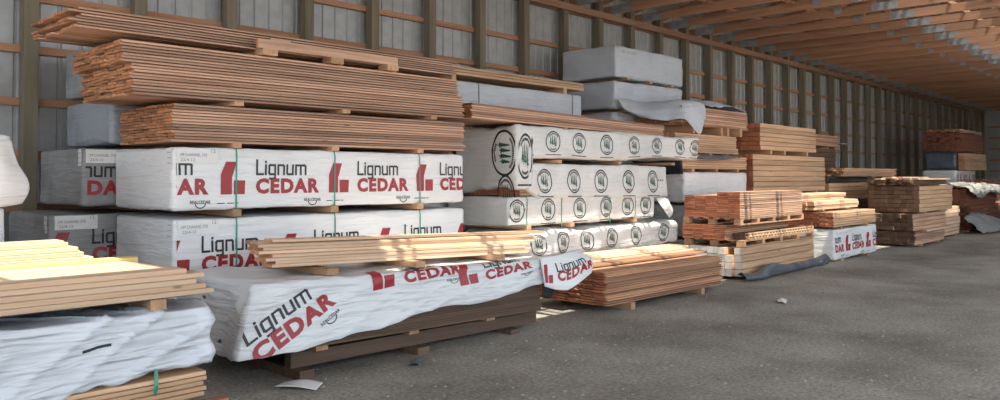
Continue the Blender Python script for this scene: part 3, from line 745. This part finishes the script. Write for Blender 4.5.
o, _, _ = sheet('torn_plastic', [[(11.95, 8.30, 3.14), (12.5, 8.26, 3.12), (12.9, 8.1, 3.13), (13.1, 7.8, 3.12), (13.27, 7.6, 3.10)],
                      [(11.98, 8.2, 2.95), (12.45, 7.8, 2.99), (12.72, 7.40, 3.09), (13.0, 7.30, 3.10), (13.26, 7.28, 3.08)],
                      [(12.1, 8.1, 2.86), (12.42, 7.6, 2.80), (12.62, 7.29, 2.86), (12.9, 7.20, 2.74), (13.24, 7.21, 2.80)],
                      [(12.2, 8.05, 2.80), (12.38, 7.6, 2.72), (12.58, 7.28, 2.74), (12.86, 7.16, 2.46), (13.10, 7.2, 2.72)]], WRAPG, 30, 18, .028, 8)
tag(o, 'torn grey plastic hanging in a point over the cedar boards below the high grey bundles', 'plastic sheet')

# ---- column right of the emblem stack
EX, EY, ED = 12.70, 7.36, 1.0
bundle('wrapped_bundle', 'grey wrapped bundle on the ground behind the fence board packs', EX, EY, 0, 2.5, ED, .42, WRAPG, (.4, 1.2, 2.0), .10, seed=60, res=.08)
bundle('wrapped_bundle', 'grey wrapped bundle under the plain white bundle, seen beside the hanging emblem flap', EX-.02, EY, .53, 2.5, ED, .555, WRAPG, (.4, 1.2, 2.0), .06, seed=61, crease=.03)
bundle('wrapped_bundle', 'plain white wrapped bundle without print behind the fence board packs', EX, EY, 1.16, 2.52, ED, .56, WRAP, (.4, 1.2, 2.0), .05, seed=62, crease=.022, diag=.9)
lumber('board_stack', 'cedar boards directly on the plain white bundle', EX-.1, EY, 1.775, 2.62, 7, .14, 6, .042, FIR, FIR_END, sk=(.4, 1.3, 2.2), skh=.06)
lumber('board_stack', 'cedar boards in the middle of the stack right of the emblem bundles', EX-.3, EY+.02, 2.088, 2.40, 7, .14, 9, .040, FIR, FIR_END, sk=(.5, 1.3, 2.0), skh=.05, xoff=lambda k, c: .08*(k < 3))
lumber('board_stack', 'cedar boards under crumpled plastic, highest of their stack', 12.62, EY, 2.50, 2.63, 7, .14, 9, .040, CEDAR, CEDAR_END, sk=(.4, 1.5, 1.75, 2.3), skh=.15)
o, _, _ = sheet('black_plastic', [[(EX-.13, EY-.03, 2.10), (EX-.14, EY+.5, 2.11), (EX-.13, EY+1.0, 2.1)], [(EX-.16, EY-.05, 1.95), (EX-.2, EY+.5, 1.95), (EX-.16, EY+1.0, 1.95)],
                      [(EX-.12, EY-.04, 1.74), (EX-.15, EY+.5, 1.72), (EX-.12, EY+1.0, 1.74)]], BLACKP, 12, 10, .02, 9)
tag(o, 'black plastic over the board ends beside the emblem stack', 'plastic sheet')
o, _, _ = sheet('crumpled_plastic', [[(13.6, 7.30, 3.02), (14.0, 7.28, 3.06), (14.5, 7.3, 3.08), (15.1, 7.3, 3.02)], [(13.6, 7.6, 3.1), (14.0, 7.6, 3.19), (14.6, 7.6, 3.13), (15.15, 7.6, 3.04)],
                      [(13.6, 8.2, 3.06), (14.0, 8.2, 3.14), (14.6, 8.2, 3.06), (15.2, 8.2, 3.03)]], WRAPG, 20, 12, .03, 10)
tag(o, 'crumpled grey plastic lying on the highest cedar boards', 'plastic sheet')
o, _, _ = sheet('grey_plastic', [[(13.0, 7.8, 2.098), (13.6, 7.8, 2.098), (14.2, 7.8, 2.098), (14.7, 7.8, 2.098)], [(13.0, 7.30, 2.10), (13.6, 7.24, 2.09), (14.2, 7.26, 2.10), (14.8, 7.3, 2.10)], [(13.0, 7.28, 2.03), (13.6, 7.2, 2.01), (14.2, 7.22, 2.04), (14.75, 7.3, 2.07)]], GREYP, 20, 6, .02, 11)
tag(o, 'strip of slate grey plastic between the cedar board packs', 'plastic sheet')
bundle('wrapped_bundle', 'pale wrapped bundle end beside the wall, right of the crumpled plastic', 14.9, 8.5, 2.4, 2.4, 1.2, .62, WRAPG, (.4, 1.2, 2.0), .06, seed=63, res=.08)
for k in range(3):
    bundle('wrapped_bundle', ('grey wrapped bundle on the ground near the wall behind the pale timber stack', 'grey wrapped bundle second from the ground behind the pale timber stack',
           'grey wrapped bundle third from the ground behind the pale timber stack')[k], 14.9, 8.5, .8*k, 2.4, 1.2, .71, WRAPG, (.4, 1.2, 2.0), .09, seed=64+k, res=.1)

# ---- fence boards, timbers and lattice in front
GX, GY = 11.9, 5.87
tim = lumber('timber_stack', 'square timbers with white painted ends at the foot of the fence board stack', GX, GY, .0, 3.02, 9, .118, 4, .118, FIR, PAINTED, sk=(.5, 2.5), skh=.055, jit=.03, cat='timber stack', part='timber',
             skip=lambda k, c: (k == 3 and c == 1), xoff=lambda k, c: -.10 if c in (1, 2) else 0)
def pallet(label, X, Y, Z, L, D, h, nb=5):
    p = thing('pallet', label, 'pallet', (X, Y, Z))
    for c in range(6): obj('deck_board', box(L, .10, .02, SKID), p, (0, c*(D-.1)/5, h-.02))
    for i in range(nb):
        for j in range(3): obj('block', box(.10, .12, h-.04, SKID), p, (i*(L-.1)/(nb-1), j*(D-.12)/2, .02))
    for c in range(3): obj('base_board', box(L, .12, .02, SKID), p, (0, c*(D-.12)/2, 0))
    return p
pallet('wooden pallet under the lattice panels and lower fence boards', GX+.05, GY-.02, .530, 2.95, 1.08, .11)
lumber('fence_board_pack', 'lower pack of reddish fence boards behind the lattice panels', GX-.02, GY+.26, .642, 2.5, 4, .2, 8, .031, REDCEDAR, REDCEDAR_END, jit=.006, yj=.002, cat='board pack')
lat = thing('lattice_pack', 'stack of pale lattice panels lying in front of the lower fence boards', 'lattice panels', (GX+.22, GY-.02, .642))
for k in range(3): obj('rail', box(2.75, .05, .018, FIR), lat, (0, .0, k*.046))
for k in range(2):
    for i in range(23):
        obj('slat', box(.055, .035, .030, FIR if i % 2 else PALE), lat, (.02+i*.119+k*.06, .004, .018+k*.046))
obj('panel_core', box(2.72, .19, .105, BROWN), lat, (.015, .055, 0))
pallet('wooden pallet between the two fence board packs', GX, GY, .893, 2.55, 1.05, .11)
lumber('fence_board_pack', 'upper pack of reddish fence boards with a stepped top', GX-.02, GY, 1.006, 2.52, 5, .205, 14, .031, CEDAR, REDCEDAR_END, jit=.006, yj=.003, cat='board pack', skip=lambda k, c: k > 11 and c > 1)
o, _, _ = sheet('plastic_liner', [[(11.70, 5.83, .10), (12.2, 5.80, .07), (12.75, 5.80, .16), (13.5, 5.82, .09), (14.5, 5.84, .10), (15.1, 5.84, .10)],
                      [(11.66, 5.74, .16), (12.2, 5.70, .13), (12.7, 5.70, .24), (13.4, 5.73, .15), (14.5, 5.76, .15), (15.12, 5.74, .22)],
                      [(11.64, 5.64, .08), (12.2, 5.58, .08), (12.66, 5.62, .15), (13.4, 5.66, .08), (14.5, 5.69, .08), (15.14, 5.64, .12)],
                      [(11.70, 5.68, .02), (12.2, 5.62, .01), (12.6, 5.66, .02), (13.4, 5.70, .01), (14.5, 5.73, .01), (15.1, 5.68, .02)]], GREYP, 60, 14, .022, 12)
tag(o, 'slate grey plastic liner crumpled on the ground along the white-ended timbers', 'plastic sheet')

# ---- pale timber stack behind
lumber('timber_stack', 'brown lumber on the ground under the pale timber stack', 15.5, 7.36, 0, 3.9, 7, .14, 12, .10, BROWN, BROWN, sk=(.5, 2, 3.4), skh=.1, cat='timber stack')
lumber('timber_stack', 'tall pack of pale pinkish planks behind the fence board stack', 15.5, 7.36, 1.31, 3.95, 7, .14, 7, .117, FIR, REDCEDAR_END, sk=(.5, 2, 3.4), skh=.04, jit=.012, cat='timber stack')
lumber('timber_stack', 'tan plank pack on top of the tall pale pinkish pack', 15.85, 7.36, 2.175, 3.05, 7, .14, 6, .096, FIR, REDCEDAR_END, sk=(.5, 1.2, 2.5), skh=.09, jit=.012, cat='timber stack')

# ---- small printed bundle at the front and its boards
JX, JY = 15.65, 5.75
_, wo, fm, _ = bundle('wrapped_bundle', 'small white printed bundle standing on the ground beyond the fence boards', JX, JY, 0, 2.46, 1.15, .60, WRAP, (.4, 1.9), .04, seed=70, res=.05, crease=.022, amp=.02)
lettering(wo, fm, 2.46, .08-.33, .14, 3, 1.22)
lumber('board_stack', 'brown boards directly on the small printed bundle', JX, JY+.02, .645, 2.48, 8, .14, 7, .042, FIR, REDCEDAR_END, sk=(.4, 1.9), skh=.04)
lumber('board_stack', 'sunlit yellow boards piled behind on the small printed bundle', JX-.15, JY+.35, .985, 2.5, 6, .14, 7, .046, PALE, FIR_END, jit=.10, yj=.012, sk=(.5, 1.9), skh=.03, skip=lambda k, c: k > 3 and c < 2)

# ---- further stacks near the wall
lumber('board_stack', 'brown lumber on the ground beyond the pale timber stack', 19.7, 7.36, 0, 2.8, 7, .14, 10, .10, BROWN, BROWN, sk=(.5, 2.3), skh=.08)
lumber('board_stack', 'pinkish boards glimpsed between the sunlit boards and the tall brown stack', 19.7, 7.36, 1.09, 2.8, 7, .14, 4, .105, FIR, FIR_END, sk=(.5, 2.3), skh=.02)
bundle('black_wrapped_bundle', 'black plastic wrapped pack beyond the pale timber stack', 19.65, 7.36, 1.535, 2.9, .98, .15, BLACKP, (), 0, seed=71, res=.08)
lumber('board_stack', 'long tan boards with ragged ends on the black wrapped pack', 20.4, 7.30, 1.69, 4.3, 7, .14, 5, .045, FIR, FIR_END, jit=.25)
lumber('board_stack', 'brown boards near the wall behind the tan plank pack', 20.0, 8.5, .0, 3.3, 8, .14, 19, .125, BROWN, CEDAR_END, sk=(.5, 2.6), skh=.12)
lumber('board_stack', 'boards with one overhanging layer near the wall behind the tan plank pack', 20.0, 8.48, 2.51, 3.4, 8, .14, 7, .045, CEDAR, CEDAR_END, jit=.04, sk=(.5, 2.6), skh=.05, xoff=lambda k, c: .9 if k == 2 else 0)

# ---- tall brown stack at the front
KX, KY = 20.4, 5.5
lumber('board_stack', 'brown boards at the foot of the tall brown stack', KX-.2, KY+.05, 0, 2.6, 8, .14, 6, .052, CEDAR, BROWN, sk=(.5, 2.0), skh=.05, jit=.05)
lumber('board_stack', 'shaded boards in the middle of the tall brown stack', KX-.3, KY+.06, .365, 2.9, 8, .14, 4, .10, CEDAR, BROWN, sk=(.5, 2.0), skh=.03, jit=.06)
tag(obj('loose_board', board(2.4, .16, .05, PALE, FIR_END), None, (KX+.1, KY-.13, .365)), 'pale board jutting from the middle of the tall brown stack', 'board')
lumber('board_stack', 'sunlit tan boards standing past the right end of the tall brown stack', KX+3.05, KY+.35, 0, 2.2, 6, .14, 8, .10, PALE, FIR_END, sk=(.4, 1.8), skh=.04, jit=.06)
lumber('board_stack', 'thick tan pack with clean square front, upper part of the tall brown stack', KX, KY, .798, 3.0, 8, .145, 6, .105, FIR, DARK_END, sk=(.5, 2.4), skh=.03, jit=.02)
lumber('board_stack', 'dark thin boards on the tall brown stack', KX-.3, KY+.1, 1.462, 3.4, 7, .14, 3, .04, BROWN, BROWN, jit=.2, sk=(.6, 2.4), skh=.02)
rb = random.Random(11)
for k in range(7):
    tag(obj('loose_board', board(2.6+.5*rb.random(), .15, .035, PALE, FIR_END), None, (KX-.2+rb.uniform(-.3, .5), KY+.0+.155*k, 1.606), (0, 0, 0)),
        'pale sunlit board on top of the tall brown stack', 'board', 'pale boards on the tall brown stack')
for k in range(3):
    tag(obj('loose_board', board(2.2, .15, .035, PALE, FIR_END), None, (KX-.1+rb.uniform(-.2, .2), KY+.35+.17*k, 1.642), (0, 0, .03*k)),
        'uppermost pale board on the tall brown stack', 'board', 'uppermost boards on the tall brown stack')

# ---- far right
MX, MY = 30.9, 7.1
lumber('board_stack', 'dark lumber on the ground below the far white bundle', MX, MY, 0, 2.8, 7, .15, 10, .115, DARKRED, DARKRED, sk=(.5, 2.2), skh=.10)
_, wo, fm, _ = bundle('wrapped_bundle', 'far white wrapped bundle with faint print under the dark red lumber', MX-.1, MY, 1.255, 2.7, 1.1, .62, WRAP, (.5, 2.2), .03, seed=80, res=.1)
lettering(wo, fm, 2.7, .9, .16, 2)
bundle('wrapped_bundle', 'far grey wrapped pack left of the tan lumber, under the dark red lumber', MX+.3, MY+.1, 1.925, 2.9, 1.0, .60, GREYP, (.5, 2.4), .03, seed=81, res=.1)
lumber('board_stack', 'far tan lumber in front of the grey pack under the dark red lumber', MX+.5, MY-.12, 1.925, 3.3, 1, .2, 6, .10, FIR, FIR_END, sk=(), jit=.03)
lumber('board_stack', 'far dark red lumber stack, highest by the end of the back wall', MX+.2, MY-.05, 2.565, 3.5, 8, .15, 8, .08, DARKRED, DARKRED, sk=(.5, 2.6), skh=.03, jit=.12)
lumber('board_stack', 'reddish top boards lying on the far dark red lumber', MX+.3, MY+.0, 3.24, 3.4, 7, .15, 2, .06, CEDAR, CEDAR_END, sk=(.5, 2.6), skh=.03, jit=.2)
NX, NY = 26.3, 5.85
lumber('board_stack', 'dark red lumber half hidden under a grey tarpaulin at the right edge', NX, NY, 0, 4.2, 7, .15, 12, .105, DARKRED, DARKRED, sk=(.5, 2.0, 3.6), skh=.06, jit=.10, xoff=lambda k, c: .7 if k < 7 else 0)
o, _, _ = sheet('tarpaulin', [[(26.05, 6.95, 1.36), (27.5, 6.95, 1.42), (29, 6.95, 1.42), (30.6, 6.95, 1.4)], [(26.0, 6.4, 1.42), (27.5, 6.4, 1.46), (29, 6.4, 1.46), (30.7, 6.4, 1.42)],
                      [(26.05, 5.78, 1.40), (27.5, 5.76, 1.42), (29, 5.76, 1.42), (30.7, 5.76, 1.40)], [(26.2, 5.66, 1.22), (27.3, 5.62, 1.02), (28.6, 5.64, 1.20), (30.6, 5.66, 1.0)]], TARP, 40, 18, .05, 13)
tag(o, 'grey tarpaulin thrown over the dark red lumber at the right edge', 'tarpaulin')
o, _, _ = sheet('fallen_tarpaulin', [[(26.1, 5.84, .46), (27.0, 5.82, .60), (28.2, 5.8, .48), (29.6, 5.8, .40)], [(25.9, 5.6, .30), (27.0, 5.55, .40), (28.2, 5.55, .30), (29.6, 5.5, .25)],
                      [(25.9, 5.3, .05), (27.0, 5.2, .05), (28.2, 5.25, .05), (29.6, 5.2, .05)]], TARP, 30, 12, .06, 14)
tag(o, 'crumpled grey tarpaulin slumped on the ground at the right edge', 'tarpaulin')
lumber('board_stack', 'far lumber stack near the end wall', 36, 7.0, 0, 3.6, 8, .15, 12, .12, CEDAR, CEDAR_END, sk=(.5, 2.0, 3.2), skh=.08)
for k in range(3):
    tag(obj('loose_board', board(3.0, .15, .05, PALE, FIR_END), None, (36.2, 7.1+.3*k, 1.525)), 'sunlit board on the far stack near the end wall', 'board', 'boards on the far stack')

# ================================================================ on the ground
def quad_scrap(name, pts, mat, label, cat, z=.012):
    rows = [[(pts[0][0], pts[0][1], z), ((pts[0][0]+pts[1][0])/2, (pts[0][1]+pts[1][1])/2, z+.03), (pts[1][0], pts[1][1], z+.01)],
            [(pts[3][0], pts[3][1], z+.01), ((pts[3][0]+pts[2][0])/2, (pts[3][1]+pts[2][1])/2, z+.02), (pts[2][0], pts[2][1], z)]]
    o, _, _ = sheet(name, rows, mat, 10, 5, .008, 3.3); return tag(o, label, cat)
def gp(px, py):
    z = F_PX*1.7/(py-HORIZON); r = (px-500)/F_PX*z
    return (Fw*z+Rt*r).x, (Fw*z+Rt*r).y
quad_scrap('paper_scrap', [gp(286, 382), gp(324, 384), gp(317, 390), gp(276, 388)], PAPER, 'white scrap of plastic sheet on the ground before the torn printed bundle', 'scrap')
quad_scrap('paper_scrap', [gp(776, 300), gp(786, 301), gp(785, 304), gp(777, 303)], PAPER, 'tiny pale scrap lying on the open ground beyond the red cedar pile', 'scrap')
quad_scrap('paper_scrap', [gp(412, 361), gp(424, 361), gp(420, 365), gp(408, 366)], GREYP, 'small blue-grey scrap on the ground below the torn printed bundle', 'scrap')
# loose stones: nobody could count them
rs = random.Random(21); V, Fc = [], []
ICO = [(-.53, 0, .85), (.53, 0, .85), (-.53, 0, -.85), (.53, 0, -.85), (0, .85, .53), (0, .85, -.53), (0, -.85, .53), (0, -.85, -.53), (.85, .53, 0), (-.85, .53, 0), (.85, -.53, 0), (-.85, -.53, 0)]
ICF = [(1, 4, 0), (4, 9, 0), (4, 5, 9), (8, 5, 4), (1, 8, 4), (1, 10, 8), (10, 3, 8), (8, 3, 5), (3, 2, 5), (3, 7, 2), (3, 10, 7), (10, 6, 7), (6, 11, 7), (6, 0, 11), (6, 1, 0), (10, 1, 6), (11, 0, 9), (2, 11, 9), (5, 2, 9), (11, 2, 7)]
for _ in range(5200):
    d = 4.5+12*rs.random()**1.6; a = rs.uniform(-.62, .62)
    p = Fw*d+Rt*(d*a)
    if p.y > 5.62: 
        if rs.random() > .25 or p.y > 7: continue
    s = .005+.013*rs.random()**3
    n = len(V); k = (rs.uniform(.7, 1.4), rs.uniform(.7, 1.3), rs.uniform(.4, .8))
    V += [(p.x+x*s*k[0], p.y+y*s*k[1], s*.25+z*s*k[2]) for x, y, z in ICO]; Fc += [tuple(i+n for i in f) for f in ICF]
tag(obj('gravel_stones', mesh('gravel_stones', V, Fc, STONE)), 'loose grey stones scattered over the dirt floor', 'gravel', kind='stuff')
